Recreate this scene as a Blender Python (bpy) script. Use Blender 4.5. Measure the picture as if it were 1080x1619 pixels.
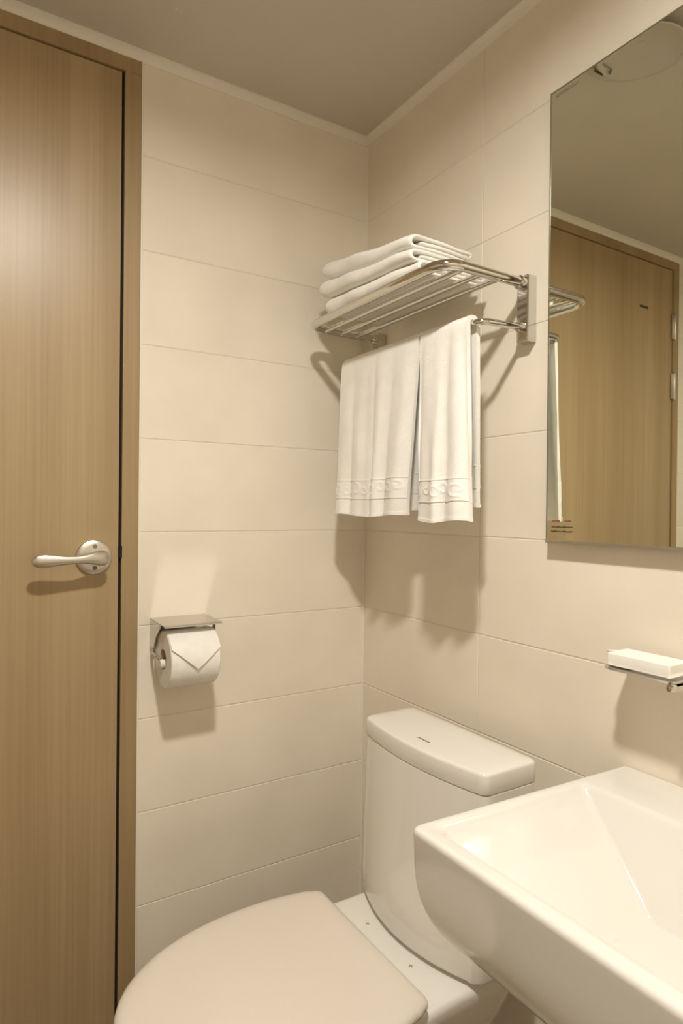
import bpy, bmesh, math, random
from mathutils import Vector, Matrix, noise
random.seed(7)
sc = bpy.context.scene
for o in list(bpy.data.objects):
    bpy.data.objects.remove(o)
C = sc.collection
Z0 = 1.32                       # height of the reference tile joint above the floor
CEIL = 2.13
PI = math.pi

# ------------------------------------------------------------------ camera
cam_d = bpy.data.cameras.new('camera')
cam = bpy.data.objects.new('camera', cam_d)
C.objects.link(cam)
yaw, pit, rol = 0.5591, -0.0040, 0.0097
f_ = Vector((math.sin(yaw)*math.cos(pit), math.cos(yaw)*math.cos(pit), math.sin(pit)))
r_ = Vector((math.cos(yaw), -math.sin(yaw), 0))
u_ = r_.cross(f_)
rr = math.cos(rol)*r_ + math.sin(rol)*u_
uu = -math.sin(rol)*r_ + math.cos(rol)*u_
cam.matrix_world = Matrix(((rr.x, uu.x, -f_.x, -0.9315), (rr.y, uu.y, -f_.y, -1.3769),
                           (rr.z, uu.z, -f_.z, Z0-0.1474), (0, 0, 0, 1)))
cam_d.sensor_fit = 'VERTICAL'
cam_d.sensor_height = 36.0
cam_d.lens = 1007.5*36.0/1619.0
cam_d.clip_start = 0.01
sc.camera = cam

# ------------------------------------------------------------------ world, exposure
w = bpy.data.worlds.new('world')
sc.world = w
w.use_nodes = True
w.node_tree.nodes['Background'].inputs[0].default_value = (0.02, 0.017, 0.012, 1)
w.node_tree.nodes['Background'].inputs[1].default_value = 0.3
sc.view_settings.view_transform = 'Standard'
sc.view_settings.look = 'None'
sc.view_settings.exposure = 0.0
sc.view_settings.gamma = 1.0
sc.view_settings.use_curve_mapping = False
LAMP_POS = (-0.745, -1.09)      # recessed ceiling downlight
LAMP_R = 0.052
LAMP_STRENGTH = 865.0
LAMP_COLOR = (1.0, 0.957, 0.872, 1)
sc.cycles.blur_glossy = 0.05      # keep the light thrown off polished metal crisp
sc.cycles.sample_clamp_indirect = 30.0
sc.cycles.diffuse_bounces = 6

# ------------------------------------------------------------------ materials
def mat(name, color, rough=0.5, metal=0.0, spec=0.5, coat=0.0, sss=0.0):
    m = bpy.data.materials.new(name)
    m.use_nodes = True
    b = m.node_tree.nodes['Principled BSDF']
    b.inputs['Base Color'].default_value = (*color, 1)
    b.inputs['Roughness'].default_value = rough
    b.inputs['Metallic'].default_value = metal
    b.inputs['Specular IOR Level'].default_value = spec
    b.inputs['Coat Weight'].default_value = coat
    b.inputs['Coat Roughness'].default_value = 0.08
    return m

def nodes(m):
    return m.node_tree.nodes, m.node_tree.links, m.node_tree.nodes['Principled BSDF']

def noise_color(m, c1, c2, scale, detail=4, stretch=(1, 1, 1), coord='Object', lo=0.35, hi=0.65, bump=0.0, bscale=None, bdist=0.001, rnd=0.0):
    n, l, b = nodes(m)
    tc = n.new('ShaderNodeTexCoord')
    mp = n.new('ShaderNodeMapping')
    mp.inputs['Scale'].default_value = stretch
    l.new(tc.outputs[coord], mp.inputs['Vector'])
    src = mp.outputs['Vector']
    oi = n.new('ShaderNodeObjectInfo')
    if rnd:
        ad = n.new('ShaderNodeVectorMath'); ad.operation = 'MULTIPLY_ADD'
        ad.inputs[1].default_value = (1, 1, 1)
        cm = n.new('ShaderNodeCombineXYZ')
        ml = n.new('ShaderNodeMath'); ml.operation = 'MULTIPLY'; ml.inputs[1].default_value = 37.0
        l.new(oi.outputs['Random'], ml.inputs[0])
        l.new(ml.outputs[0], cm.inputs[0]); l.new(ml.outputs[0], cm.inputs[2])
        l.new(src, ad.inputs[0]); l.new(cm.outputs[0], ad.inputs[2])
        src = ad.outputs[0]
    nz = n.new('ShaderNodeTexNoise')
    nz.inputs['Scale'].default_value = scale
    nz.inputs['Detail'].default_value = detail
    l.new(src, nz.inputs['Vector'])
    cr = n.new('ShaderNodeValToRGB')
    cr.color_ramp.elements[0].position = lo
    cr.color_ramp.elements[1].position = hi
    cr.color_ramp.elements[0].color = (*c1, 1)
    cr.color_ramp.elements[1].color = (*c2, 1)
    l.new(nz.outputs['Fac'], cr.inputs['Fac'])
    l.new(cr.outputs['Color'], b.inputs['Base Color'])
    if bump:
        n2 = n.new('ShaderNodeTexNoise')
        n2.inputs['Scale'].default_value = bscale or scale*8
        n2.inputs['Detail'].default_value = 3
        l.new(src, n2.inputs['Vector'])
        bp = n.new('ShaderNodeBump')
        bp.inputs['Strength'].default_value = bump
        bp.inputs['Distance'].default_value = bdist
        l.new(n2.outputs['Fac'], bp.inputs['Height'])
        l.new(bp.outputs['Normal'], b.inputs['Normal'])
    return m

M = {}
M['tile'] = noise_color(mat('wall_tile', (0.6, 0.55, 0.47), 0.45, spec=0.3), (0.745, 0.678, 0.570), (0.815, 0.748, 0.640), 5.5, 7, lo=0.3, hi=0.7, bump=0.08, bscale=60, rnd=1)
M['grout'] = noise_color(mat('grout', (0.5, 0.45, 0.36), 0.9), (0.66, 0.60, 0.50), (0.72, 0.66, 0.555), 60)
M['caulk'] = mat('caulk', (0.78, 0.74, 0.66), 0.5)
M['ceiling'] = noise_color(mat('ceiling_panel', (0.6, 0.56, 0.5), 0.55, spec=0.3), (0.555, 0.51, 0.44), (0.585, 0.535, 0.46), 3)
M['molding'] = mat('ceiling_molding', (0.74, 0.69, 0.60), 0.4)
M['floor'] = noise_color(mat('floor_tile', (0.12, 0.1, 0.08), 0.5), (0.21, 0.17, 0.13), (0.26, 0.215, 0.165), 9)
M['ceramic'] = mat('ceramic_glaze', (0.78, 0.755, 0.705), 0.09, coat=0.3)
M['plastic'] = mat('seat_plastic', (0.74, 0.67, 0.59), 0.22)
M['basin'] = mat('basin_glaze', (0.74, 0.72, 0.675), 0.10, coat=0.3)
M['chrome'] = mat('chrome', (0.66, 0.64, 0.60), 0.07, 1.0)
M['nickel'] = mat('satin_nickel', (0.64, 0.60, 0.53), 0.36, 1.0)
M['steel'] = mat('stainless_plate', (0.58, 0.56, 0.53), 0.17, 1.0)
M['mirror'] = mat('mirror_silver', (0.92, 0.95, 0.86), 0.0, 1.0)
M['mirror_edge'] = mat('mirror_edge', (0.20, 0.18, 0.13), 0.25, 0.3)
M['channel'] = mat('aluminium_channel', (0.62, 0.60, 0.56), 0.35, 1.0)
M['dark'] = mat('gap_shade_and_strike', (0.012, 0.010, 0.009), 0.7, 0.0, spec=0.2)  # black for the strike plate and for shade painted into the door gaps
M['paper'] = noise_color(mat('paper', (0.86, 0.84, 0.79), 0.95, spec=0.1), (0.80, 0.78, 0.73), (0.85, 0.83, 0.78), 40, bump=0.25, bscale=300, bdist=0.0006)
M['core'] = mat('cardboard_core', (0.55, 0.46, 0.34), 0.9)
M['soap'] = noise_color(mat('soap_wrap', (0.88, 0.86, 0.80), 0.55), (0.86, 0.84, 0.78), (0.91, 0.89, 0.83), 30)
M['ink'] = mat('dark_print', (0.06, 0.04, 0.02), 0.8)
M['ink_red'] = mat('red_print', (0.22, 0.09, 0.045), 0.8)
M['ink_grey'] = mat('grey_print', (0.22, 0.19, 0.15), 0.8)
M['fan'] = mat('fan_plastic', (0.52, 0.48, 0.42), 0.35)

def towel_mat(name, emb=False):
    m = noise_color(mat(name, (0.88, 0.86, 0.81), 0.95, spec=0.08), (0.83, 0.810, 0.765), (0.88, 0.860, 0.815), 25, bump=0.0)
    n, l, b = nodes(m)
    b.inputs['Sheen Weight'].default_value = 0.25
    tc = n.new('ShaderNodeTexCoord')
    n2 = n.new('ShaderNodeTexNoise'); n2.inputs['Scale'].default_value = 420; n2.inputs['Detail'].default_value = 2
    l.new(tc.outputs['Object'], n2.inputs['Vector'])
    bp = n.new('ShaderNodeBump'); bp.inputs['Strength'].default_value = 0.5; bp.inputs['Distance'].default_value = 0.0012
    l.new(n2.outputs['Fac'], bp.inputs['Height'])
    l.new(bp.outputs['Normal'], b.inputs['Normal'])
    return m
M['towel'] = towel_mat('terry_towel')
M['band'] = mat('woven_band', (0.86, 0.845, 0.81), 0.75, spec=0.25)

def wood_mat(name, c1, c2, c3, rough):
    m = mat(name, c2, rough, spec=0.5)
    n, l, b = nodes(m)
    tc = n.new('ShaderNodeTexCoord')
    def layer(sx, sz, scale, detail):
        mp = n.new('ShaderNodeMapping'); mp.inputs['Scale'].default_value = (sx, sx, sz)
        l.new(tc.outputs['Object'], mp.inputs['Vector'])
        t = n.new('ShaderNodeTexNoise'); t.inputs['Scale'].default_value = scale; t.inputs['Detail'].default_value = detail
        l.new(mp.outputs['Vector'], t.inputs['Vector'])
        return t.outputs['Fac']
    a = layer(1, 0.03, 10, 3)
    f = layer(1, 0.012, 150, 4)
    mx = n.new('ShaderNodeMath'); mx.operation = 'MULTIPLY_ADD'; mx.inputs[1].default_value = 0.38
    m2 = n.new('ShaderNodeMath'); m2.operation = 'MULTIPLY'; m2.inputs[1].default_value = 0.62
    l.new(a, m2.inputs[0]); l.new(f, mx.inputs[0]); l.new(m2.outputs[0], mx.inputs[2])
    cr = n.new('ShaderNodeValToRGB')
    e = cr.color_ramp.elements
    e[0].position = 0.36; e[0].color = (*c1, 1)
    e[1].position = 0.64; e[1].color = (*c3, 1)
    k = e.new(0.5); k.color = (*c2, 1)
    l.new(mx.outputs[0], cr.inputs['Fac'])
    l.new(cr.outputs['Color'], b.inputs['Base Color'])
    bp = n.new('ShaderNodeBump'); bp.inputs['Strength'].default_value = 0.12; bp.inputs['Distance'].default_value = 0.0006
    l.new(f, bp.inputs['Height']); l.new(bp.outputs['Normal'], b.inputs['Normal'])
    return m
M['door'] = wood_mat('ash_veneer', (0.315, 0.220, 0.112), (0.365, 0.262, 0.140), (0.415, 0.305, 0.172), 0.36)
M['frame'] = wood_mat('frame_veneer', (0.29, 0.200, 0.10), (0.335, 0.235, 0.12), (0.375, 0.270, 0.145), 0.42)

def emission_mat(name, color, strength):
    m = bpy.data.materials.new(name); m.use_nodes = True
    n = m.node_tree.nodes; l = m.node_tree.links
    n.clear()
    e = n.new('ShaderNodeEmission'); e.inputs[0].default_value = color; e.inputs[1].default_value = strength
    o = n.new('ShaderNodeOutputMaterial'); l.new(e.outputs[0], o.inputs[0])
    return m
M['lamp'] = emission_mat('lamp_glow', LAMP_COLOR, LAMP_STRENGTH)

# ------------------------------------------------------------------ geometry helpers
BEVELLED = []
def box(bm, x0, x1, y0, y1, z0, z1, bev=0.0, seg=2):
    x0, x1 = sorted((x0, x1)); y0, y1 = sorted((y0, y1)); z0, z1 = sorted((z0, z1))
    vs = [bm.verts.new((x, y, z)) for x in (x0, x1) for y in (y0, y1) for z in (z0, z1)]
    fs = [(0, 1, 3, 2), (4, 6, 7, 5), (0, 4, 5, 1), (2, 3, 7, 6), (0, 2, 6, 4), (1, 5, 7, 3)]
    nf = [bm.faces.new([vs[i] for i in f]) for f in fs]
    if bev:
        BEVELLED.append(1)
        ed = set(e for f in nf for e in f.edges)
        bmesh.ops.bevel(bm, geom=list(ed), offset=bev, segments=seg, profile=0.5, affect='EDGES')
    return bm

def tube(bm, pts, r, seg=14, cap=True):
    pts = [Vector(p) for p in pts]
    n = len(pts)
    rad = r if callable(r) else (lambda t: r)
    tang = []
    for i in range(n):
        a = pts[max(i-1, 0)]; b = pts[min(i+1, n-1)]
        tang.append((b-a).normalized())
    up = Vector((0, 0, 1)) if abs(tang[0].z) < 0.9 else Vector((1, 0, 0))
    nrm = (up - tang[0]*up.dot(tang[0])).normalized()
    rings = []
    for i in range(n):
        nrm = (nrm - tang[i]*nrm.dot(tang[i])).normalized()
        bi = tang[i].cross(nrm)
        q = rad(i/(n-1))
        rings.append([bm.verts.new(pts[i] + q*(math.cos(2*PI*k/seg)*nrm + math.sin(2*PI*k/seg)*bi)) for k in range(seg)])
    skin(bm, rings, cap)
    return bm

def skin(bm, rings, cap=True, closed=True):
    for a, b in zip(rings, rings[1:]):
        m = len(a)
        for k in range(m if closed else m-1):
            bm.faces.new((a[k], a[(k+1) % m], b[(k+1) % m], b[k]))
    if cap:
        bm.faces.new(list(reversed(rings[0]))); bm.faces.new(rings[-1])

def fillet(pts, r, n=8):
    pts = [Vector(p) for p in pts]
    out = [pts[0]]
    for i in range(1, len(pts)-1):
        a, b, c = pts[i-1], pts[i], pts[i+1]
        d1 = (a-b).normalized(); d2 = (c-b).normalized()
        ang = d1.angle(d2)
        L = min(r/math.tan(ang/2), (a-b).length*0.49, (c-b).length*0.49)
        p1 = b+d1*L; p2 = b+d2*L
        for k in range(n+1):
            t = k/n
            # rational quadratic: circular arc
            wt = math.sin(ang/2)
            q = ((1-t)**2*p1 + 2*t*(1-t)*wt*b + t*t*p2)/((1-t)**2+2*t*(1-t)*wt+t*t)
            out.append(q)
    out.append(pts[-1])
    return out

def lathe(bm, prof, centre, axis='z', seg=32, cap=False):
    cx, cy, cz = centre
    rings = []
    for (r, h) in prof:
        ring = []
        for k in range(seg):
            a = 2*PI*k/seg
            c, s = r*math.cos(a), r*math.sin(a)
            if axis == 'z': p = (cx+c, cy+s, cz+h)
            elif axis == 'y': p = (cx+c, cy+h, cz+s)
            else: p = (cx+h, cy+c, cz+s)
            ring.append(bm.verts.new(p))
        rings.append(ring)
    skin(bm, rings, cap)
    return bm

def rings_from(bm, lists):
    return [[bm.verts.new(p) for p in L] for L in lists]

def rrect(x0, x1, y0, y1, z, r, n=6):
    """rounded rectangle outline, counter-clockwise; r: one radius or four (x0y0, x1y0, x1y1, x0y1)"""
    rs = r if isinstance(r, (tuple, list)) else (r,)*4
    pts = []
    for (cx, cy, sx, sy, a0, q) in ((x0, y0, 1, 1, PI, rs[0]), (x1, y0, -1, 1, 1.5*PI, rs[1]), (x1, y1, -1, -1, 0, rs[2]), (x0, y1, 1, -1, 0.5*PI, rs[3])):
        for k in range(n+1):
            a = a0 + 0.5*PI*k/n
            pts.append((cx+sx*q+q*math.cos(a), cy+sy*q+q*math.sin(a), z))
    return pts

def finish(bm, name, material, parent=None, root=None, smooth=True, angle=35, label=None):
    bmesh.ops.recalc_face_normals(bm, faces=bm.faces)
    me = bpy.data.meshes.new(name)
    if root is None:
        r = parent
        while r is not None and r.parent is not None:
            r = r.parent
        root = Vector(r['_base']) if r is not None else None
    if root is not None:
        bmesh.ops.translate(bm, verts=bm.verts, vec=-Vector(root))
    bm.to_mesh(me); bm.free()
    me.materials.append(M[material] if isinstance(material, str) else material)
    if smooth:
        for p in me.polygons: p.use_smooth = True
        me.set_sharp_from_angle(angle=math.radians(angle))
    o = bpy.data.objects.new(name, me)
    C.objects.link(o)
    if BEVELLED and smooth:          # flat faces stay flat beside their small bevels
        wn = o.modifiers.new('weighted_normals', 'WEIGHTED_NORMAL'); wn.keep_sharp = True; wn.weight = 100
    BEVELLED.clear()
    if parent is not None:
        o.parent = parent
    elif root is not None:
        o.location = root
    if label: o['label'] = label
    return o

def thing(name, label, cat, base, group=None, kind=None):
    o = bpy.data.objects.new(name, None)
    o.empty_display_size = 0.05
    C.objects.link(o)
    o.location = base
    o['_base'] = tuple(base)
    tag(o, label, cat, group, kind)
    return o

def tag(o, label=None, cat=None, group=None, kind=None):
    if label: o['label'] = label
    if cat: o['category'] = cat
    if group: o['group'] = group
    if kind: o['kind'] = kind
    return o

def NB(): return bmesh.new()
V = Vector

# ================================================================== ROOM
XL, YB = -2.15, -1.80            # far ends of the room behind and beside the camera
TH = 0.12
# --- floor and ceiling
bm = NB(); box(bm, XL-TH, TH, YB-TH, TH, -0.1, -0.004)
floor = finish(bm, 'floor', 'grout', None, (0, 0, 0), False)
tag(floor, 'dark brown tiled bathroom floor under the toilet', 'floor', kind='structure')
floor['_base'] = (0, 0, 0)
bm = NB(); box(bm, XL-TH, TH, YB-TH, TH, CEIL, CEIL+0.1)
ceiling = finish(bm, 'ceiling', 'ceiling', None, (0, 0, 0), False)
tag(ceiling, 'plain beige bathroom ceiling panel', 'ceiling', kind='structure')

# --- tiles: one shared chamfered mesh for each size
TILE_CACHE = {}
def tile_mesh(wd, ht, matname, th=0.008):
    key = (round(wd, 4), round(ht, 4), matname)
    if key in TILE_CACHE: return TILE_CACHE[key]
    bm = NB(); c = 0.0010
    lists = []
    for (ins, d) in ((0, -th), (0, -c), (c*0.35, -c*0.35), (c, 0)):
        lists.append([(-wd/2+ins, -d, -ht/2+ins), (wd/2-ins, -d, -ht/2+ins), (wd/2-ins, -d, ht/2-ins), (-wd/2+ins, -d, ht/2-ins)])
    skin(bm, rings_from(bm, lists))
    bmesh.ops.recalc_face_normals(bm, faces=bm.faces)
    me = bpy.data.meshes.new('tile'); bm.to_mesh(me); bm.free()
    me.materials.append(M[matname])
    TILE_CACHE[key] = me
    return me
JO = 0.0021
def place_tile(parent, centre, wd, ht, rotz=0, rotx=0, matname='tile'):
    o = bpy.data.objects.new('tile', tile_mesh(wd-JO, ht-JO, matname))
    C.objects.link(o); o.parent = parent
    o.location = centre; o.rotation_euler = (rotx, 0, rotz)
    return o
ROWS = []                        # (z0, z1) of each tile row
k = -4
while True:
    z1 = Z0-0.2*k; z0 = z1-0.2
    if z1 <= 0.001: break
    ROWS.append((max(z0, 0.0), min(z1, CEIL)))
    k += 1
# tile front faces lie in the wall planes y=0, x=0 ; grout bed 2 mm behind
G = 0.0009
DOOR_R, DOOR_L = -0.5800, -1.466           # outer edges of the door frame
FRAME_TOP = Z0+0.7935
bm = NB()
box(bm, DOOR_R, TH, G, TH, 0, CEIL)
box(bm, XL-TH, DOOR_L, G, TH, 0, CEIL)
box(bm, DOOR_L, DOOR_R, G, TH, FRAME_TOP, CEIL)
wl = finish(bm, 'wall_left', 'grout', None, (0, 0, 0), False)
tag(wl, 'beige tiled wall with the wooden door and toilet roll holder', 'wall', kind='structure')
for (z0, z1) in ROWS:
    place_tile(wl, ((DOOR_R+0.003+0)/2-0.0, 0, (z0+z1)/2), -DOOR_R-0.003, z1-z0)
    place_tile(wl, ((DOOR_L+XL)/2, 0, (z0+z1)/2), DOOR_L-XL-0.003, z1-z0)
bm = NB(); box(bm, G, TH, YB-TH, G, 0, CEIL)
wr = finish(bm, 'wall_right', 'grout', None, (0, 0, 0), False)
tag(wr, 'beige tiled wall carrying the mirror and towel rack', 'wall', kind='structure')
ycuts = [0, -0.4216, -1.0216, -1.6216, YB]
for (z0, z1) in ROWS:
    for a, b in zip(ycuts, ycuts[1:]):
        place_tile(wr, (0, (a+b)/2, (z0+z1)/2), a-b, z1-z0, rotz=-PI/2)
bm = NB(); box(bm, XL-TH, 0.0, YB-TH, YB-G, 0, CEIL)
wb = finish(bm, 'wall_rear', 'grout', None, (0, 0, 0), False)
tag(wb, 'beige tiled wall opposite the door', 'wall', kind='structure')
xc = [0, -0.55, -1.15, -1.75, XL]
for (z0, z1) in ROWS:
    for a, b in zip(xc, xc[1:]):
        place_tile(wb, ((a+b)/2, YB, (z0+z1)/2), a-b, z1-z0, rotz=PI)
bm = NB(); box(bm, XL-TH, XL-G, YB, G, 0, CEIL)
wf = finish(bm, 'wall_front', 'grout', None, (0, 0, 0), False)
tag(wf, 'beige tiled wall opposite the mirror', 'wall', kind='structure')
for (z0, z1) in ROWS:
    for a, b in zip(ycuts, ycuts[1:]):
        place_tile(wf, (XL, (a+b)/2, (z0+z1)/2), a-b, z1-z0, rotz=PI/2)
# floor tiles 0.3 m
x = 0.0
while x > XL+0.01:
    y = 0.0
    while y > YB+0.01:
        x1 = max(x-0.3, XL); y1 = max(y-0.3, YB)
        o = place_tile(floor, ((x+x1)/2, (y+y1)/2, 0), x-x1, y-y1, 0, -PI/2, 'floor')
        y -= 0.3
    x -= 0.3

# --- corner caulk and ceiling mouldings
bm = NB()
tube(bm, [(-0.0005, -0.0005, 0.0), (-0.0005, -0.0005, CEIL-0.012)], 0.0022, 8)
tag(finish(bm, 'trim_1', 'caulk', None, (0, 0, 0)), 'thin pale caulk line in the corner between the tiled walls', 'caulk', kind='structure')
def moulding(name, p0, p1, inward, label):
    # small PVC cove: lies 20 mm along the ceiling and 15 mm down the wall
    prof = [(0.0, -0.0165), (0.0035, -0.0165), (0.0055, -0.0145), (0.0075, -0.011), (0.0115, -0.0075), (0.0165, -0.005), (0.0195, -0.0035), (0.0195, 0.0), (0.0, 0.0)]
    p0, p1, inward = V(p0), V(p1), V(inward)
    d = (p1-p0).normalized()
    lists = []
    for p, s in ((p0, 1), (p1, -1)):
        lists.append([p + inward*a + d*s*a + V((0, 0, h)) for (a, h) in prof])
    bm = NB(); skin(bm, rings_from(bm, lists))
    tag(finish(bm, name, 'molding', None, (0, 0, 0), True, 25), label, 'moulding', kind='structure')
moulding('trim_2', (XL, 0, CEIL), (0, 0, CEIL), (0, -1, 0), 'cream ceiling moulding running above the door')
moulding('trim_3', (0, 0, CEIL), (0, YB, CEIL), (-1, 0, 0), 'cream ceiling moulding running above the mirror wall')
moulding('trim_4', (0, YB, CEIL), (XL, YB, CEIL), (0, 1, 0), 'cream ceiling moulding above the wall behind the camera')
moulding('trim_5', (XL, YB, CEIL), (XL, 0, CEIL), (1, 0, 0), 'cream ceiling moulding above the wall opposite the mirror')

# --- door frame
JW = 0.0345
fr = thing('trim_6', 'light wood door frame beside the tiled wall', 'door frame', (DOOR_R, 0, 0), kind='structure')
bm = NB(); box(bm, DOOR_R-JW, DOOR_R, -0.005, 0.11, 0, FRAME_TOP-0.030, 0.0012); finish(bm, 'jamb', 'frame', fr)
bm = NB(); box(bm, DOOR_L, DOOR_L+JW, -0.005, 0.11, 0, FRAME_TOP-0.030, 0.0012); finish(bm, 'jamb', 'frame', fr)
bm = NB(); box(bm, DOOR_L, DOOR_R, -0.005, 0.11, FRAME_TOP-0.030, FRAME_TOP, 0.0012); finish(bm, 'head', 'frame', fr)
bm = NB(); box(bm, DOOR_L+JW, DOOR_R-JW, 0.042, 0.06, 0, FRAME_TOP-0.030); finish(bm, 'dark_backing', 'dark', fr, smooth=False)  # black sheet added behind the whole door so its gaps read dark
bm = NB(); box(bm, DOOR_R, DOOR_R+0.0035, -0.004, 0.004, 0, FRAME_TOP, 0.0008); finish(bm, 'caulk_bead', 'caulk', fr)
bm = NB(); box(bm, DOOR_L-0.0035, DOOR_L, -0.004, 0.004, 0, FRAME_TOP, 0.0008); finish(bm, 'caulk_bead', 'caulk', fr)
# --- door
DX1 = DOOR_R-JW-0.0052; DX0 = DOOR_L+JW+0.003
dr = thing('door_1', 'closed light ash wood door with a satin lever handle', 'door', ((DX0+DX1)/2, 0, 0), kind='structure')
bm = NB(); box(bm, DX0, DX1, 0.0, 0.04, 0.008, FRAME_TOP-0.030-0.0026, 0.001); finish(bm, 'door_panel', 'door', dr)
GAP_Z = FRAME_TOP-0.030
bm = NB(); box(bm, DX1+0.0003, DOOR_R-JW-0.0002, 0.004, 0.040, 0, GAP_Z); finish(bm, 'gap_shade', 'dark', fr, smooth=False)  # black strips in the gaps round the door stand in for their shade
bm = NB(); box(bm, DOOR_L+JW+0.0002, DX0-0.0003, 0.004, 0.040, 0, GAP_Z); finish(bm, 'gap_shade', 'dark', fr, smooth=False)
bm = NB(); box(bm, DX0, DX1, 0.004, 0.040, GAP_Z-0.0024, GAP_Z-0.0002); finish(bm, 'gap_shade', 'dark', fr, smooth=False)
HX, HZ = -0.669, Z0-0.250
bm = NB()
lathe(bm, [(0.0, 0.0), (0.0355, 0.0), (0.0358, -0.0035), (0.0345, -0.0065), (0.031, -0.0085), (0.024, -0.0095), (0.0, -0.0100)], (HX, 0, HZ), 'y', 40)
ros = finish(bm, 'lever_handle', 'nickel', dr, label='satin nickel lever handle on a round rose')
for dz in (0.0225, -0.0215):
    bm = NB(); lathe(bm, [(0.0, -0.0102), (0.0024, -0.0104), (0.0026, -0.0098), (0.0046, -0.0096), (0.0046, -0.0085)], (HX+0.001, 0, HZ+dz), 'y', 14)
    finish(bm, 'screw', 'ink_grey', ros)
# lever: neck out of the rose, then a swelling grip to the left
bm = NB()
tube(bm, [(HX+0.004, -0.008, HZ), (HX+0.004, -0.022, HZ), (HX+0.004, -0.040, HZ)], lambda t: 0.0115-0.001*t, 18)
finish(bm, 'lever_neck', 'nickel', ros)
prof = [  # x, y, z, half-height, half-depth
    (0.022, -0.043, 0.000, 0.003, 0.002), (0.020, -0.043, 0.000, 0.0075, 0.005), (0.013, -0.044, 0.0005, 0.0112, 0.0075), (0.004, -0.046, 0.001, 0.0115, 0.0085),
    (-0.008, -0.049, 0.0015, 0.0098, 0.0080), (-0.022, -0.052, 0.0008, 0.0074, 0.0072), (-0.040, -0.0545, -0.0003, 0.0060, 0.0065),
    (-0.060, -0.056, -0.0005, 0.0066, 0.0062), (-0.080, -0.0565, -0.0003, 0.0085, 0.0062), (-0.098, -0.056, -0.0006, 0.0098, 0.0060),
    (-0.110, -0.0555, -0.0010, 0.0092, 0.0054), (-0.117, -0.055, -0.0013, 0.0066, 0.0042), (-0.1205, -0.055, -0.0014, 0.0026, 0.002)]
bm = NB(); lists = []
for (dx, y, dz, hh, hd) in prof:
    lists.append([(HX+dx, y+hd*math.cos(2*PI*k/20), HZ+dz+1.32*hh*math.sin(2*PI*k/20)) for k in range(20)])
skin(bm, rings_from(bm, lists)); finish(bm, 'lever', 'nickel', ros, angle=60)
bm = NB(); box(bm, DX1-0.0005, DX1+0.0048, 0.006, 0.02, HZ+0.000, HZ+0.028, 0.0006); lt = finish(bm, 'latch', 'nickel', dr)
bm = NB(); box(bm, DX1+0.001, DX1+0.0065, -0.0056, 0.01, HZ-0.004, HZ+0.022, 0.0006); finish(bm, 'strike_plate', 'dark', dr)
for (za, zb) in ((0.499, 0.600), (0.274, 0.378)):
    bm = NB(); xx = DOOR_L+JW+0.0
    lathe(bm, [(0.0, za), (0.0035, za), (0.0058, za+0.004), (0.0058, zb-0.004), (0.0035, zb), (0.0, zb)], (xx, -0.010, Z0), 'z', 16)
    hg = finish(bm, 'hinge', 'nickel', dr)
    bm = NB(); box(bm, xx-0.003, xx+0.012, -0.0062, -0.0035, Z0+za+0.004, Z0+zb-0.004, 0.0005); finish(bm, 'hinge_leaf', 'nickel', hg)
bm = NB(); box(bm, -1.276, -1.226, -0.0012, 0.0, Z0+0.590, Z0+0.599, 0.0004); finish(bm, 'label_strip', 'ink', dr, label='narrow dark label strip high on the door')

# ================================================================== MIRROR
MX = -0.021; MY0, MY1 = -0.6085, -1.30; MZ0, MZ1 = Z0-0.1985, Z0+0.5935
mr = thing('wall_mirror', 'large frameless rectangular mirror fixed to the tiled wall above the washbasin', 'mirror', (0, (MY0+MY1)/2, MZ0))
bm = NB(); box(bm, MX+0.005, -0.0005, MY0-0.012, MY1+0.012, MZ0+0.012, MZ1-0.012, 0.001); finish(bm, 'backing_board', 'mirror_edge', mr)
bm = NB(); box(bm, MX, MX+0.005, MY0-0.0022, MY1+0.0022, MZ0, MZ1-0.0022); finish(bm, 'glass', 'mirror', mr, smooth=False)
bm = NB(); box(bm, MX-0.0006, MX+0.0055, MY0-0.0022, MY0, MZ0, MZ1, 0.0003); finish(bm, 'edge_strip', 'mirror_edge', mr)
bm = NB(); box(bm, MX-0.0006, MX+0.0055, MY1, MY0-0.0022, MZ1-0.0022, MZ1, 0.0003); finish(bm, 'edge_strip', 'mirror_edge', mr)
bm = NB(); box(bm, MX-0.0022, MX+0.010, MY1, MY0, MZ0-0.0045, MZ0+0.0008, 0.0008); finish(bm, 'bottom_channel', 'channel', mr)
def print_marks(name, y0, y1, zc, h, material, seed, gaps, parent, tilt=0.0):
    """small print too fine to read in the photograph: rows of short strokes"""
    rnd = random.Random(seed)
    bm = NB(); y = y0
    while y > y1:
        wd = rnd.uniform(0.0016, 0.0036)
        hh = h*rnd.uniform(0.55, 1.0)
        zz = zc + (y0-y)*tilt + rnd.uniform(-0.15, 0.15)*h
        if not any(a >= y >= b for a, b in gaps):
            box(bm, MX-0.0003, MX, y, y-wd, zz-hh/2, zz+hh/2)
        y -= wd + rnd.uniform(0.0002, 0.0007)
    return finish(bm, name, material, parent, smooth=False)
print_marks('red_print', -0.623, -0.662, Z0-0.1640, 0.0042, 'ink_red', 3, [(-0.637, -0.645)], mr)
print_marks('dark_print', -0.621, -0.664, Z0-0.1745, 0.0030, 'ink', 4, [], mr)
print_marks('dark_print', -0.620, -0.665, Z0-0.1820, 0.0030, 'ink', 5, [(-0.640, -0.642)], mr)
print_marks('grey_print', -0.620, -0.664, Z0+0.5825, 0.0065, 'ink_grey', 6, [], mr)

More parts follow.
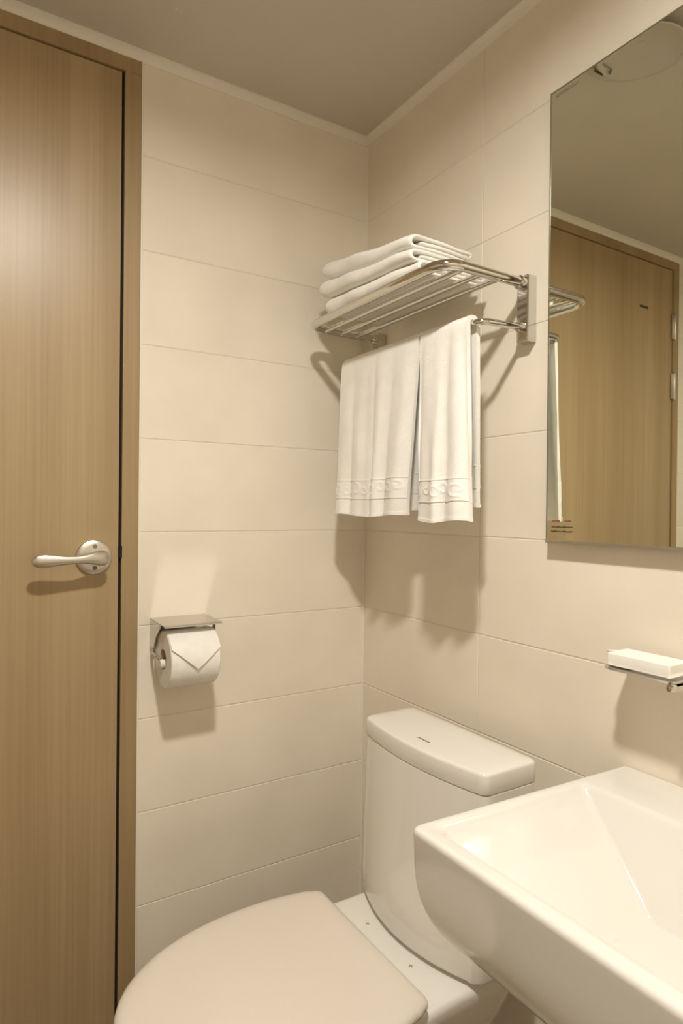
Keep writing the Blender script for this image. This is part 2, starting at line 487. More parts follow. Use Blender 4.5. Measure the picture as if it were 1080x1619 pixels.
# ================================================================== TOWEL RACK
RZ = Z0+0.2750; RF = -0.2130; YN, YF = -0.551, -0.078
rk = thing('towel_rack', 'chrome tubular towel rack with slatted shelf on the tiled wall', 'towel rack', (0, (YN+YF)/2, Z0+0.166))
for yc in (YN, YF):
    bm = NB(); box(bm, -0.025, -0.0004, yc-0.0135, yc+0.0135, Z0+0.166, Z0+0.289, 0.0025, 3)
    br = finish(bm, 'wall_bracket', 'chrome', rk)
    for (zz, q) in ((RZ, 0.0125), (Z0+0.194, 0.0105)):
        bm = NB(); lathe(bm, [(0.0, -0.0245), (q, -0.0245), (q, -0.034), (q-0.003, -0.037), (0, -0.037)], (0, yc, zz), 'x', 20)
        finish(bm, 'socket', 'chrome', br)
bm = NB(); tube(bm, fillet([(-0.026, YN, RZ), (RF, YN, RZ), (RF, YF, RZ), (-0.026, YF, RZ)], 0.042, 10), 0.0094, 18)
finish(bm, 'shelf_frame', 'chrome', rk, angle=70)
for xs in (-0.170, -0.127, -0.084):
    bm = NB(); tube(bm, [(xs, YN, RZ-0.003), (xs, -0.32, RZ-0.003), (xs, YF, RZ-0.003)], 0.0055, 12)
    finish(bm, 'slat', 'chrome', rk, angle=70)
BZ = Z0+0.189; BX = -0.126
bm = NB(); tube(bm, fillet([(-0.026, YN, BZ+0.004), (BX, YN, BZ), (BX, YF, BZ), (-0.026, YF, BZ+0.004)], 0.020, 10), 0.0062, 16)
finish(bm, 'hanging_bar', 'chrome', rk, angle=70)

# ================================================================== FOLDED TOWELS (stack on the shelf)
def folded_towel(zb, h, x0, x1, y0, y1, label, seed):
    """a towel folded in three: thick sheet in the xz plane (outer layer wraps the front) swept along y (y0 far end, y1 near end)"""
    th = h/3*0.90
    zl, zm, zh = zb+th*0.52, zb+h*0.5, zb+h-th*0.52
    rf = (zh-zl)/2
    rb = (zh-zm)/2
    xf = x0+th/2+rf
    path = []
    m = 14
    for k in range(m+1): path.append(V((x1-0.006+(xf-x1+0.006)*k/m, 0, zl)))
    for k in range(1, 12):
        a = PI*k/12
        path.append(V((xf-rf*math.sin(a)*1.15, 0, zm-rf*math.cos(a))))
    for k in range(m+1): path.append(V((xf+(x1-rb-th/2-xf)*k/m, 0, zh)))
    for k in range(1, 8):
        a = PI*k/8
        path.append(V((x1-rb-th/2+rb*1.3*math.sin(a), 0, zh-rb*(1-math.cos(a)))))
    for k in range(m+1): path.append(V((x1-rb-th/2+(xf+0.012-x1+rb+th/2)*k/m, 0, zm)))
    N = len(path)
    def outline(e):
        left, right = [], []
        for i in range(N):
            t = (path[min(i+1, N-1)]-path[max(i-1, 0)]).normalized()
            nr = V((-t.z, 0, t.x))
            q = e*(0.55, 0.85)[min(i, N-1-i)] if (i < 2 or i > N-3) else e
            left.append(path[i]+nr*th*0.5*q); right.append(path[i]-nr*th*0.5*q)
        return left+right[::-1]
    L = y1-y0
    stations = [(0, 0.6, 0.62), (0.006, 0.9, 0.84), (0.014, 1, 0.95), (0.026, 1, 1)]
    stations += [(0.026+(abs(L)-0.026-0.020)*k/24, 1, 1) for k in range(1, 25)]
    stations += [(abs(L)-0.012, 1, 1), (abs(L)-0.006, 0.97, 1), (abs(L)-0.0025, 0.84, 1), (abs(L)-0.0006, 0.6, 1), (abs(L), 0.25, 1)]
    bm = NB(); lists = []
    for (d, e, sq) in stations:
        y = y0-d
        t = d/abs(L)
        hs = 1.44-0.57*t                 # the stack is plumper at the far, folded end
        ring = []
        for p in outline(e):
            w1 = noise.noise(V((p.x*9+3, y*9, 2.0)))
            w2 = noise.noise(V((p.x*38+seed*2, y*30, p.z*40)))
            z = zm+(p.z-zm)*sq
            rel = (z-SB)/0.1
            z = SB+(z-SB)*hs + rel*0.007*w1 + rel*0.0008*w2
            dx = 0.006*noise.noise(V((y*13, z*24, seed*1.7))) + 0.0020*w2
            dy = 0.005*noise.noise(V((p.x*22, p.z*45, seed))) if t > 0.9 or t < 0.06 else 0
            ring.append((p.x+dx, y+dy, z))
        lists.append(ring)
    rg = rings_from(bm, lists)
    skin(bm, rg, cap=False)
    for ring in (rg[0], rg[-1]):
        for i in range(N-1):
            bm.faces.new((ring[i], ring[i+1], ring[2*N-2-i], ring[2*N-1-i]))
    o = finish(bm, 'folded_towel', 'towel', None, ((x0+x1)/2, (y0+y1)/2, zb), True, 80)
    tag(o, label, 'towel', 'folded towels stacked on the rack')
    return o
SB = RZ+0.0096
folded_towel(SB, 0.0285, -0.204, -0.040, -0.140, -0.470, 'folded white towel at the bottom of the stack, resting on the rack slats', 1)
folded_towel(SB+0.0302, 0.0285, -0.209, -0.049, -0.122, -0.452, 'folded white towel in the middle of the stack on the rack', 2)
folded_towel(SB+0.0604, 0.0290, -0.205, -0.052, -0.126, -0.448, 'folded white towel on top of the stack on the rack', 3)

# ================================================================== HANGING TOWELS
def hanging_towel(y0, y1, zbf, zbb, label, seed, folds, flare0, flare1, xo=0.0):
    """sheet hung over the bar: y0 far edge, y1 near edge, zbf/zbb bottom of front and back flap"""
    R = 0.0062+0.0052
    zt = BZ
    Lf = zt-zbf; Lb = zt-zbb
    def pt(u, s):                # u 0..1 across, s along the path: 0 front bottom .. total
        arc = PI*R
        if s < Lf:
            x = BX-R; z = zbf+s; drop = (zt-z)/Lf; side = -1
        elif s < Lf+arc:
            a = (s-Lf)/R
            x = BX-R*math.cos(a); z = zt+R*math.sin(a); drop = 0; side = 0
        else:
            x = BX+R; z = zt-(s-Lf-arc); drop = (zt-z)/Lb; side = 1
        q = drop**0.7
        fx = 0.0
        for (uc, wd, am) in folds:
            fx += am*math.exp(-((u-uc)/wd)**2)
        fx += 0.0028*math.sin(u*9+seed)+0.0018*math.sin(u*21+seed*2.3)
        if side < 0:
            dx = -(0.013+fx)*q - 0.006*q*xo + 0.005*noise.noise(V((u*6, z*8, seed)))*q
            yy = y0+(y1-y0)*u + (flare0*(1-u)+flare1*u)*drop
        else:
            dx = (fx*0.5)*q + 0.012*q*(1 if side else 0)
            yy = y0+(y1-y0)*u + (flare0*(1-u)*0.6+(flare1*0.5+0.006)*u)*drop
        yy += 0.006*q*math.sin(u*13+seed*3)
        return V((x+dx, yy, z + 0.003*math.sin(u*7+seed)*drop*(1 if drop > .9 else 0.4)))
    tot = Lf+PI*R+Lb
    NU, NV = 56, 90
    def sheet(s0, s1, u0, u1, nu, nv, off, th, name, material, parent, base=None, emb=None):
        bm = NB()
        def nrm(u, s):
            e = 1e-3
            a = pt(min(u+e, 1), s)-pt(max(u-e, 0), s); b = pt(u, min(s+e, tot))-pt(u, max(s-e, 0))
            return b.cross(a).normalized()
        grid_o, grid_i = [], []
        for j in range(nv+1):
            s = s0+(s1-s0)*j/nv
            ro, ri = [], []
            for i in range(nu+1):
                u = u0+(u1-u0)*i/nu
                p = pt(u, s); n = nrm(u, s)
                if n.x > 0 and s < Lf: n = -n
                if s >= Lf+PI*R and n.x < 0: n = -n
                if Lf <= s < Lf+PI*R and (n.dot(V((p.x-BX, 0, p.z-zt))) < 0): n = -n
                e = emb(u, (s-s0)/(s1-s0)) if emb else 0.0
                ro.append(bm.verts.new(p+n*(off+th*0.5+e))); ri.append(bm.verts.new(p+n*(off-th*0.5)))
            grid_o.append(ro); grid_i.append(ri)
        for j in range(nv):
            for i in range(nu):
                bm.faces.new((grid_o[j][i], grid_o[j][i+1], grid_o[j+1][i+1], grid_o[j+1][i]))
                bm.faces.new((grid_i[j][i], grid_i[j+1][i], grid_i[j+1][i+1], grid_i[j][i+1]))
            bm.faces.new((grid_o[j][0], grid_o[j+1][0], grid_i[j+1][0], grid_i[j][0]))
            bm.faces.new((grid_o[j][nu], grid_i[j][nu], grid_i[j+1][nu], grid_o[j+1][nu]))
        for i in range(nu):
            bm.faces.new((grid_o[0][i], grid_i[0][i], grid_i[0][i+1], grid_o[0][i+1]))
            bm.faces.new((grid_o[nv][i], grid_o[nv][i+1], grid_i[nv][i+1], grid_i[nv][i]))
        return finish(bm, name, material, parent, None, True, 50)
    t = thing('hanging_towel', label, 'towel', (BX, (y0+y1)/2, min(zbf, zbb)), 'towels hung over the rack bar')
    sheet(0, tot, 0, 1, NU, NV, 0.0, 0.0085, 'towel_sheet', 'towel', t)
    rnd = random.Random(seed)
    wid = abs(y1-y0)
    cs = []; q = 0.012
    while q < wid-0.008:
        cs.append((q, 0.020+rnd.uniform(-0.004, 0.004), rnd.uniform(0.010, 0.014), rnd.uniform(0, 6.3))); q += rnd.uniform(0.021, 0.027)
    def emb(u, v):               # raised scroll pattern of the woven band
        e = 0.0; U = u*wid; W = v*0.039
        for (cu, cw, cr, ph) in cs:
            d = math.hypot(U-cu, W-cw)
            if d > 0.022: continue
            a = (math.atan2(W-cw, U-cu)+ph) % (2*PI)
            e = max(e, 0.0011*math.exp(-((d-cr*(0.35+0.65*a/(2*PI)))/0.0022)**2))
        return e
    for (sa, dirn) in ((0, 1), (tot, -1)):
        def S(v): return sa+dirn*v
        def sh(a, b, off, th, name, m, nv, e=None):
            lo, hi = sorted((S(a), S(b)))
            return sheet(lo, hi, 0.0, 1.0, 96 if e else NU, nv, off, th, name, m, t, emb=e)
        sh(0.0, 0.006, 0.0004, 0.0105, 'hem', 'towel', 3)
        sh(0.0375, 0.0765, 0.0001, 0.0094, 'woven_band', 'band', 30, emb)
        sh(0.0360, 0.0378, 0.0002, 0.0106, 'cord_edge', 'towel', 2)
        sh(0.0762, 0.0784, 0.0002, 0.0106, 'cord_edge', 'towel', 2)
    return t
hanging_towel(-0.112, -0.392, Z0-0.160, Z0-0.150, 'white towel hung over the rack bar nearest the room corner', 1.3,
              [(0.07, 0.08, 0.006), (0.20, 0.04, -0.005), (0.33, 0.06, 0.006), (0.49, 0.03, -0.010), (0.59, 0.07, 0.010), (0.74, 0.04, -0.005), (0.90, 0.07, 0.011)], -0.006, 0.026)
hanging_towel(-0.399, -0.530, Z0-0.168, Z0-0.143, 'white towel hung over the rack bar nearest the mirror', 2.1,
              [(0.06, 0.07, -0.009), (0.36, 0.18, 0.012), (0.66, 0.06, -0.004), (0.82, 0.07, 0.005), (1.0, 0.09, -0.009)], -0.006, -0.016)

# ================================================================== TOILET ROLL HOLDER AND ROLL
PX0, PX1 = -0.553, -0.431; PZ = Z0-0.3845
hd = thing('toilet_roll_holder', 'stainless steel toilet roll holder with flat cover on the tiled wall', 'paper holder', ((PX0+PX1)/2, 0, Z0-0.47))
bm = NB()
lists = []
for (yy, zz) in ((-0.0002, 0.0), (-0.104, -0.0015), (-0.108, -0.004)):
    lists.append([(PX0, yy, PZ+zz), (PX1, yy, PZ+zz), (PX1, yy, PZ+zz-0.0016), (PX0, yy, PZ+zz-0.0016)])
skin(bm, rings_from(bm, lists)); finish(bm, 'cover_plate', 'steel', hd, smooth=False)
bm = NB(); box(bm, PX0+0.004, PX1-0.004, -0.0018, -0.0002, PZ-0.045, PZ-0.0017); finish(bm, 'wall_plate', 'steel', hd, smooth=False)
for (xa, xb, long_) in ((PX0, PX0+0.0016, True), (PX1-0.0016, PX1, False)):
    bm = NB()
    prof = [(-0.0002, -0.001), (-0.080, -0.0025), (-0.076, -0.010), (-0.045, -0.034), (-0.026, -0.062), (-0.012, -0.066), (-0.0002, -0.058)] if long_ else \
           [(-0.056, -0.002), (-0.070, -0.002), (-0.070, -0.060), (-0.056, -0.060)]
    skin(bm, rings_from(bm, [[(xx, yy, PZ+zz) for (yy, zz) in prof] for xx in (xa, xb)]))
    ar = finish(bm, 'side_arm', 'steel', hd, smooth=False)
RX0, RX1, RY, RZc, RR = -0.5455, -0.4425, -0.0735, Z0-0.4595, 0.0585
bm = NB(); tube(bm, fillet([(PX0+0.0008, -0.020, PZ-0.060), (PX0+0.0008, -0.020, PZ-0.070), (PX0+0.0008, RY, RZc), (RX0+0.02, RY, RZc)], 0.006, 4), 0.0032, 10)
finish(bm, 'spindle_arm', 'chrome', hd, angle=60)
bm = NB(); lathe(bm, [(0.0, PX0+0.0005), (0.0075, PX0+0.0005), (0.0095, PX0+0.004), (0.0095, RX1-0.004), (0.0, RX1-0.003)], (0, RY, RZc-0.0085), 'x', 20)
finish(bm, 'spindle', 'caulk', hd, label='white plastic spindle')
rl = thing('toilet_roll', 'white toilet paper roll with the end folded to a point under the steel cover', 'toilet paper', ((RX0+RX1)/2, RY, RZc-RR))
bm = NB(); lists = []
for (r, x) in ((0.0215, RX0+0.0004), (0.0215, RX0), (RR-0.002, RX0), (RR, RX0+0.002), (RR, RX1-0.002), (RR-0.002, RX1), (0.0215, RX1), (0.0215, RX1-0.0004)):
    lists.append([(x, RY+r*math.cos(2*PI*k/56), RZc+r*math.sin(2*PI*k/56)) for k in range(56)])
skin(bm, rings_from(bm, lists), cap=False); finish(bm, 'paper_wrap', 'paper', rl)
bm = NB(); lists = []
for (r, x) in ((0.0215, RX0+0.0006), (0.0215, RX1-0.0006), (0.0203, RX1-0.0006), (0.0203, RX0+0.0006), (0.0215, RX0+0.0006)):
    lists.append([(x, RY+r*math.cos(2*PI*k/40), RZc+r*math.sin(2*PI*k/40)) for k in range(40)])
skin(bm, rings_from(bm, lists), cap=False); finish(bm, 'core_tube', 'core', rl)
# folded end: a sheet lying on the roll whose free end runs to a point
bm = NB()
def on_roll(x, ang, lift):
    return V((x, RY-(RR+lift)*math.sin(ang), RZc+(RR+lift)*math.cos(ang)))
A0, AE, AT = math.radians(5), math.radians(62), math.radians(102)
nu, nv = 32, 26
go, gi = [], []
for j in range(nv+1):
    ro, ri = [], []
    for i in range(nu+1):
        u = i/nu
        ae = AT-(AT-AE)*abs(u-0.52)/0.52
        ang = A0+(ae-A0)*j/nv
        x = RX0+0.001+(RX1-RX0-0.0015)*u
        lift = 0.0012+0.0034*(j/nv)**3
        ro.append(bm.verts.new(on_roll(x, ang, lift))); ri.append(bm.verts.new(on_roll(x, ang, lift-0.0008)))
    go.append(ro); gi.append(ri)
for j in range(nv):
    for i in range(nu):
        bm.faces.new((go[j][i], go[j][i+1], go[j+1][i+1], go[j+1][i]))
        bm.faces.new((gi[j][i], gi[j+1][i], gi[j+1][i+1], gi[j][i+1]))
    bm.faces.new((go[j][0], go[j+1][0], gi[j+1][0], gi[j][0])); bm.faces.new((go[j][nu], gi[j][nu], gi[j+1][nu], go[j+1][nu]))
for i in range(nu):
    bm.faces.new((go[nv][i], go[nv][i+1], gi[nv][i+1], gi[nv][i])); bm.faces.new((go[0][i], gi[0][i], gi[0][i+1], go[0][i+1]))
finish(bm, 'folded_end', 'paper', rl, angle=50)

# ================================================================== TOILET
TY = -0.456
tl = thing('toilet', 'white close-coupled toilet with a closed lid beside the washbasin', 'toilet', (-0.35, TY, 0))
def tank_outline(z, u0, u1, bow, hw, r=0.022, ins=0.0):
    """D-shaped outline: straight back at u0, bowed front; u runs away from the wall (x = -u)"""
    u0 += ins; u1 -= ins; hw -= ins
    pts = []
    rb = 0.014
    for k in range(5):
        a = 0.5*PI*k/4
        pts.append((u0+rb-rb*math.cos(a), -hw+rb-rb*math.sin(a)))
    n = 20
    # front-right corner, then front, then front-left corner
    for k in range(7):
        a = 0.5*PI*k/6
        pts.append((u1-r+r*math.sin(a), -hw+r-r*math.cos(a)))
    for k in range(1, n):
        v = -hw+r+(2*hw-2*r)*k/n
        s = v/(hw-r)
        pts.append((u1+bow*(1-s*s), v))
    for k in range(7):
        a = 0.5*PI*k/6
        pts.append((u1-r+r*math.cos(a), hw-r+r*math.sin(a)))
    for k in range(5):
        a = 0.5*PI*k/4
        pts.append((u0+rb-rb*math.sin(a), hw-rb+rb*math.cos(a)))
    return [(-u, TY+v, z) for (u, v) in pts]
def blend(z, t):                 # tank section between bottom (t=0) and top (t=1)
    return (z, 0.062, 0.199-0.0110*t, 0.034-0.0155*t, 0.1725+0.0025*t)
bm = NB(); zb, zt = Z0-0.9295, Z0-0.6130
lists = [tank_outline(*blend(zb, 0), ins=0.014), tank_outline(*blend(zb+0.0075, 0), ins=0.012), tank_outline(*blend(zb+0.0082, 0), ins=0.004), tank_outline(*blend(zb+0.0105, 0.0), ins=0.001), tank_outline(*blend(zb+0.014, 0.0), ins=0.0)]
for k in range(1, 9):
    t = k/8; lists.append(tank_outline(*blend(zb+0.014+(zt-0.014-zb)*t, t)))
skin(bm, rings_from(bm, lists)); finish(bm, 'tank', 'ceramic', tl, angle=60)
bm = NB()
LZ0, LZ1 = Z0-0.6115, Z0-0.5755
def lid(z, ins): return tank_outline(z, 0.058, 0.1875, 0.0185, 0.1745, 0.016, ins)
lists = [lid(LZ0-0.001, 0.012), lid(LZ0, 0.0025), lid(LZ0+0.0005, 0.0006), lid(LZ0+0.002, 0), lid(LZ1-0.006, 0.0004), lid(LZ1-0.0030, 0.0012), lid(LZ1-0.0010, 0.0028), lid(LZ1, 0.0055), lid(LZ1+0.0010, 0.020), lid(LZ1+0.0018, 0.04)]
skin(bm, rings_from(bm, lists)); ld = finish(bm, 'tank_lid', 'ceramic', tl, angle=60)
bm = NB()
for i, (hh, gg) in enumerate(((0.0042, 0.0), (0.0046, 0.0), (0.0042, 0), (0.0042, 0))):
    yy = TY+0.0135-i*0.0085
    xa = -0.1745
    box(bm, xa, xa+hh, yy, yy-0.0014, LZ1+0.0004, LZ1+0.0022)
    box(bm, xa+hh-0.0012, xa+hh, yy, yy-0.0062, LZ1+0.0004, LZ1+0.0022)
    box(bm, xa, xa+hh, yy-0.0048, yy-0.0062, LZ1+0.0004, LZ1+0.0022)
finish(bm, 'logo', 'ink_grey', ld, smooth=False)
# flush lever on the far side of the tank
bm = NB(); lathe(bm, [(0, 0.0), (0.010, 0.0), (0.010, 0.006), (0.006, 0.009), (0.006, 0.016), (0, 0.016)], (-0.150, TY+0.1695, Z0-0.645), 'y', 18)
lv = finish(bm, 'flush_lever', 'chrome', tl, label='chrome flush lever on the side of the tank')
bm = NB(); lists = []
for (du, dz, hh, hd) in ((-0.006, 0, 0.006, 0.003), (0.0, 0.0, 0.008, 0.004), (0.02, -0.001, 0.0065, 0.004), (0.045, -0.004, 0.007, 0.0036), (0.056, -0.005, 0.006, 0.003), (0.060, -0.005, 0.002, 0.001)):
    lists.append([(-0.150+du, TY+0.1885+hd*math.cos(2*PI*k/14), Z0-0.645+dz+hh*math.sin(2*PI*k/14)) for k in range(14)])
skin(bm, rings_from(bm, lists)); finish(bm, 'lever_paddle', 'chrome', lv, angle=60)
# bowl with rear deck
DZ = Z0-0.9300
def bowl_outline(z, back, front, hwb, hwm, um, ins=0.0, n=30):
    pts = []
    back += ins; front -= ins; hwb -= ins; hwm -= ins
    def hw(u):
        if u <= um:
            t = (u-back)/(um-back); t = max(0, min(1, (t-0.45)/0.55))
            return hwb+(hwm-hwb)*t*t*(3-2*t)
        t = (u-um)/(front-um)
        return hwm*max(0.0, 1-t**2.3)**(1/2.2)
    us = []
    for k in range(n+1):
        a = 0.5*PI*k/n
        us.append(um+(front-um)*math.sin(a))
    right = [(back, -hwb+0.02), (back+0.004, -hwb+0.008), (back+0.012, -hwb+0.001)]
    m = 12
    right += [(back+0.03+(um-back-0.03)*k/m, -hw(back+0.03+(um-back-0.03)*k/m)) for k in range(m)]
    right += [(u, -hw(u)) for u in us]
    pts = right + [(u, -v) for (u, v) in reversed(right[:-1])]
    return [(-u, TY+v, z) for (u, v) in pts]
bm = NB()
B = lambda z, ins=0.0, f=0.0, n=0.0, bk=0.0: bowl_outline(z, 0.085+bk, 0.705-f, 0.160-n, 0.180-n, 0.43-f*0.4, ins)
lists = [B(0.0, 0, 0.16, 0.070, 0.06), B(0.012, 0, 0.165, 0.074, 0.06), B(0.10, 0, 0.165, 0.080, 0.055), B(0.20, 0, 0.13, 0.068, 0.045), B(0.28, 0, 0.07, 0.030, 0.02), B(0.33, 0, 0.028, 0.012, 0.006), B(DZ-0.030, 0, 0.006, 0.004, 0.0), B(DZ-0.012), B(DZ-0.004, 0.002), B(DZ-0.0008, 0.006), B(DZ, 0.012), B(DZ+0.0005, 0.03)]
skin(bm, rings_from(bm, lists)); finish(bm, 'bowl', 'ceramic', tl, angle=60)
# seat and lid
def lid_outline(z, back, front, hwb, hwm, um, ins, n=30, rb=0.016, sag=0.0):
    back += ins; front -= ins; hwb -= ins; hwm -= ins
    def hw(u):
        if u <= um:
            t = (u-back)/(um-back)
            return hwb+(hwm-hwb)*math.sin(t*PI/2)
        t = (u-um)/(front-um)
        return hwm*max(0.0, 1-t**2.25)**(1/2.15)
    right = []
    for k in range(5):
        a = 0.5*PI*k/4
        right.append((back+rb*(1-math.sin(a)) if False else back+rb-rb*math.cos(a), -(hwb-rb+rb*math.sin(a))))
    m = 14
    u0 = back+rb
    right += [(u0+(um-u0)*k/m, -hw(u0+(um-u0)*k/m)) for k in range(1, m)]
    right += [(um+(front-um)*math.sin(0.5*PI*k/n), -hw(um+(front-um)*math.sin(0.5*PI*k/n))) for k in range(n+1)]
    pts = right + [(u, -v) for (u, v) in reversed(right[:-1])]
    return [(-u, TY+v, z) for (u, v) in pts]
S_ = lambda z, ins: lid_outline(z, 0.300, 0.712, 0.165, 0.186, 0.43, ins)
bm = NB(); sz = DZ+0.0015
lists = [S_(sz, 0.010), S_(sz+0.001, 0.004), S_(sz+0.006, 0.0), S_(sz+0.011, 0.0015), S_(sz+0.013, 0.006), S_(sz+0.013, 0.03)]
skin(bm, rings_from(bm, lists)); finish(bm, 'seat', 'plastic', tl, angle=60)
Lq = lambda z, ins: lid_outline(z, 0.290, 0.720, 0.173, 0.193, 0.43, ins)
bm = NB(); lz = sz+0.0145
lists = [Lq(lz, 0.012), Lq(lz, 0.003), Lq(lz+0.002, 0.0005), Lq(lz+0.0065, 0.0), Lq(lz+0.011, 0.0016), Lq(lz+0.0148, 0.006), Lq(lz+0.0172, 0.0125), Lq(lz+0.0188, 0.022), Lq(lz+0.0196, 0.032)]
base_ring = lists[-1]; ctr = V((-0.49, TY, 0))
for f, dz in ((0.85, 0.0008), (0.68, 0.0016), (0.5, 0.0022), (0.32, 0.0026), (0.15, 0.0028)):
    lists.append([(ctr.x+(p[0]-ctr.x)*f, ctr.y+(p[1]-ctr.y)*f, p[2]+dz) for p in base_ring])
skin(bm, rings_from(bm, lists)); finish(bm, 'seat_lid', 'plastic', tl, angle=60)
for dy in (0.075, -0.075):
    bm = NB(); tube(bm, [(-0.288, TY+dy-0.02, DZ+0.010), (-0.288, TY+dy+0.02, DZ+0.010)], 0.008, 14); hb = finish(bm, 'hinge', 'plastic', tl)
    bm = NB(); lathe(bm, [(0, 0.0030), (0.002, 0.0028), (0.0030, 0.002), (0.0030, 0.0)], (-0.2475, TY+dy*0.87, DZ), 'z', 12); finish(bm, 'bolt_cap', 'nickel', tl)

# ================================================================== WASHBASIN
SZ = Z0-0.5530
SX0 = -0.4195; SY1, SY0 = -0.7315, -1.335
bs = thing('washbasin', 'white rectangular ceramic washbasin mounted under the mirror', 'washbasin', (-0.2, (SY0+SY1)/2, Z0-0.72))
def ring(z, xf, xb, yl, yr, r, skew=0.0):
    # yl: edge nearest the toilet, yr: far edge; skew narrows the back
    pts = rrect(xf, xb, yr, yl, z, r, 7)
    ym = (yl+yr)/2
    out = []
    for (x, y, zz) in pts:
        t = (x-SX0)/(-SX0)
        out.append((x, y-(skew*t if y > ym else -skew*t), zz))
    return out
bm = NB(); lists = []
# outside: from the underside up to the rim (front leans back towards the bottom, ends rounded below)
outer = [  # dz, front inset, end inset, radius
    (-0.1260, 0.070, 0.100, 0.02), (-0.1240, 0.036, 0.062, 0.02), (-0.1215, 0.020, 0.043, 0.022), (-0.1175, 0.0125, 0.030, 0.022), (-0.1110, 0.0090, 0.0195, 0.022), (-0.1020, 0.0068, 0.0110, 0.020),
    (-0.0920, 0.0053, 0.0050, 0.018), (-0.080, 0.0040, 0.0015, 0.016), (-0.066, 0.0030, 0.0, 0.014), (-0.050, 0.0020, 0.0, 0.012), (-0.020, 0.0008, 0.0, 0.012), (-0.009, 0.0, 0.0, 0.012)]
for (dz, fi, ei, r) in outer:
    lists.append(ring(SZ+dz, SX0+fi, -0.0008, SY1-ei, SY0+ei, (r, 0.004, 0.004, r), 0.020))
for (dz, i) in ((-0.006, 0.0), (-0.0032, 0.0010), (-0.0012, 0.0028), (-0.0002, 0.0055), (0.0, 0.008)):
    lists.append(ring(SZ+dz, SX0+i, -0.0008-i*0.3, SY1-i, SY0+i, (0.012, 0.004, 0.004, 0.012), 0.020))
# inside: rim edge rolls over into four sloping planes
for (dz, i) in ((-0.0002, 0.0120), (-0.0009, 0.0155), (-0.0022, 0.0185), (-0.0042, 0.0210), (-0.0066, 0.0228), (-0.009, 0.0240)):
    lists.append(ring(SZ+dz, SX0+i+0.006, -0.112-(i-0.018)*1.0, SY1-i, SY0+i, (0.018, 0.010, 0.010, 0.018), 0.016))
for t in (0.12, 0.3, 0.5, 0.7, 0.86, 0.95, 1.0, 1.03):
    z = SZ-0.009-0.098*min(t, 1.0)**1.0 - (0.0025 if t >= 1 else (0.0012 if t > .9 else 0))
    a = lambda p, q: p+(q-p)*t
    lists.append(ring(z, a(SX0+0.030, -0.335), a(-0.118, -0.172), a(SY1-0.024, -0.905), a(SY0+0.024, -1.160), (0.018-0.007*min(t, 1), 0.010, 0.010, 0.018-0.007*min(t, 1)), 0.016*(1-min(t, 1))))
skin(bm, rings_from(bm, lists)); finish(bm, 'basin', 'basin', bs, angle=55)
bm = NB(); lathe(bm, [(0.0, 0.0035), (0.010, 0.0032), (0.021, 0.0022), (0.0225, 0.001), (0.0225, 0.0)], (-0.25, -1.033, SZ-0.1095), 'z', 28); finish(bm, 'drain', 'chrome', bs)

# ================================================================== SOAP DISH AND SOAP
TZ = Z0-0.3815
TY0, TY1 = -0.767, -0.880; TXF = -0.0820
sd = thing('soap_dish', 'chrome soap dish on a wall bracket above the washbasin', 'soap dish', (0, (TY0+TY1)/2, TZ-0.02))
bm = NB()
lists = [rrect(TXF+0.006, -0.014, TY1+0.006, TY0-0.006, TZ-0.0042, 0.010), rrect(TXF+0.001, -0.011, TY1+0.001, TY0-0.001, TZ-0.0028, 0.012), rrect(TXF, -0.010, TY1, TY0, TZ+0.0005, 0.012),
         rrect(TXF+0.0012, -0.0112, TY1+0.0012, TY0-0.0012, TZ+0.0010, 0.011), rrect(TXF+0.006, -0.014, TY1+0.006, TY0-0.006, TZ-0.0012, 0.009), rrect(TXF+0.010, -0.020, TY1+0.010, TY0-0.010, TZ-0.0024, 0.007)]
skin(bm, rings_from(bm, lists)); finish(bm, 'tray', 'steel', sd, angle=40)
bm = NB(); box(bm, -0.012, -0.0003, -0.862, -0.888, TZ-0.030, TZ+0.008, 0.002, 2); finish(bm, 'wall_flange', 'chrome', sd)
bm = NB(); box(bm, -0.072, -0.010, -0.868, -0.882, TZ-0.0125, TZ-0.0050, 0.0015, 2); finish(bm, 'arm', 'chrome', sd)
bm = NB(); lathe(bm, [(0.0, -0.084), (0.004, -0.0835), (0.0062, -0.080), (0.0062, -0.072), (0.0, -0.072)], (0, -0.875, TZ-0.0085), 'x', 16); finish(bm, 'end_cap', 'chrome', sd)
sp = thing('soap_box', 'small white wrapped soap bar lying on the chrome soap dish', 'soap', (-0.045, -0.82, TZ+0.0012))
bm = NB(); box(bm, -0.0700, -0.0200, -0.7690, -0.8680, TZ+0.0013, TZ+0.0210, 0.0022, 3); wp = finish(bm, 'wrapper', 'soap', sp)
bm = NB()
ks = ((0, -0.068), (1, -0.057), (2, -0.045), (3, -0.034), (4, -0.023))
skin(bm, rings_from(bm, [[(x, -0.7675+0.0015*math.sin(k), TZ+0.0160+0.0045*math.cos(k*0.9)) for k, x in ks],
                         [(x, -0.7670+0.0012*math.sin(k), TZ+0.0195+0.0035*math.cos(k*0.9)) for k, x in ks],
                         [(x, -0.7720, TZ+0.0211+0.0014*math.cos(k*0.9)) for k, x in ks]]), cap=False, closed=False)
fl = finish(bm, 'folded_flap', 'soap', sp, angle=60)
md = fl.modifiers.new('thickness', 'SOLIDIFY'); md.thickness = 0.0008; md.offset = 0

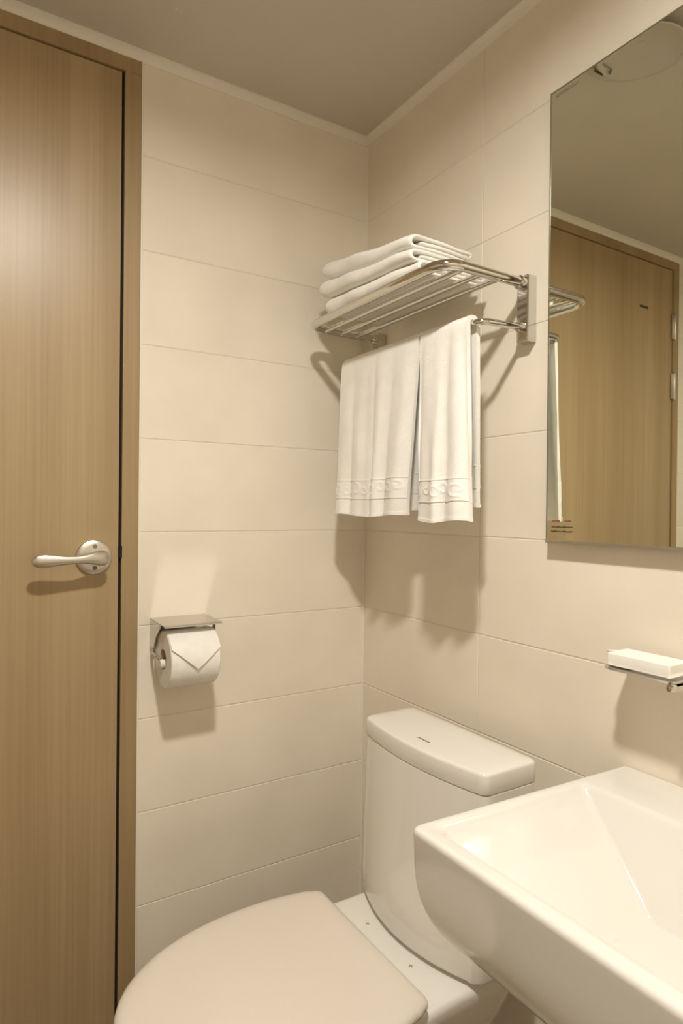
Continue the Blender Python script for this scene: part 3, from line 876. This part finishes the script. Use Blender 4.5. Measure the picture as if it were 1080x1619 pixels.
# ================================================================== CEILING FITTINGS
lm = thing('ceiling_downlight', 'round recessed downlight glowing in the ceiling above the camera', 'light', (LAMP_POS[0], LAMP_POS[1], CEIL))
bm = NB(); lathe(bm, [(LAMP_R, -0.0004), (LAMP_R+0.0025, -0.0085), (LAMP_R+0.005, -0.0090), (LAMP_R+0.016, -0.0060), (LAMP_R+0.020, -0.0003)], (LAMP_POS[0], LAMP_POS[1], CEIL), 'z', 40)
finish(bm, 'trim_ring', 'molding', lm)
bm = NB(); lathe(bm, [(0.0001, -0.0012), (LAMP_R*0.5, -0.0011), (LAMP_R, -0.0008)], (LAMP_POS[0], LAMP_POS[1], CEIL), 'z', 32)
bmesh.ops.recalc_face_normals(bm, faces=bm.faces)
finish(bm, 'diffuser', 'lamp', lm, smooth=False)
# round exhaust fan seen only in the mirror
FX, FY = -0.312, -0.590
fn = thing('exhaust_fan', 'round white ceiling exhaust fan cover reflected in the mirror', 'fan', (FX, FY, CEIL))
bm = NB(); lathe(bm, [(0.112, 0.0), (0.113, -0.004), (0.110, -0.006), (0.102, -0.0065), (0.098, -0.005), (0.096, 0.0)], (FX, FY, CEIL), 'z', 56); finish(bm, 'cover_ring', 'fan', fn)
bm = NB(); lathe(bm, [(0.0001, -0.002), (0.025, -0.003), (0.048, -0.007), (0.066, -0.0135), (0.077, -0.0195), (0.082, -0.0210), (0.084, -0.0190), (0.080, -0.016), (0.05, -0.004), (0.0001, -0.0005)], (FX, FY, CEIL), 'z', 56); finish(bm, 'dished_disc', 'fan', fn)
bm = NB(); lathe(bm, [(0.0001, -0.003), (0.010, -0.003), (0.010, 0.0), (0.0001, 0.0)], (FX, FY, CEIL), 'z', 16); finish(bm, 'hub', 'fan', fn)
bm = NB(); tube(bm, [(-0.278, -0.508, CEIL-0.021), (-0.288, -0.509, CEIL-0.022), (-0.302, -0.508, CEIL-0.021)], 0.0022, 8); cl = finish(bm, 'clip', 'ink', fn, angle=60)
bm = NB(); tube(bm, fillet([(-0.262, -0.530, CEIL-0.012), (-0.285, -0.526, CEIL-0.018), (-0.306, -0.528, CEIL-0.019), (-0.314, -0.518, CEIL-0.020)], 0.006, 4), lambda t: 0.0008+0.0022*t**4, 8); finish(bm, 'clip_wire', 'ink_grey', cl, angle=60)

for o in bpy.data.objects:
    if '_base' in o: del o['_base']
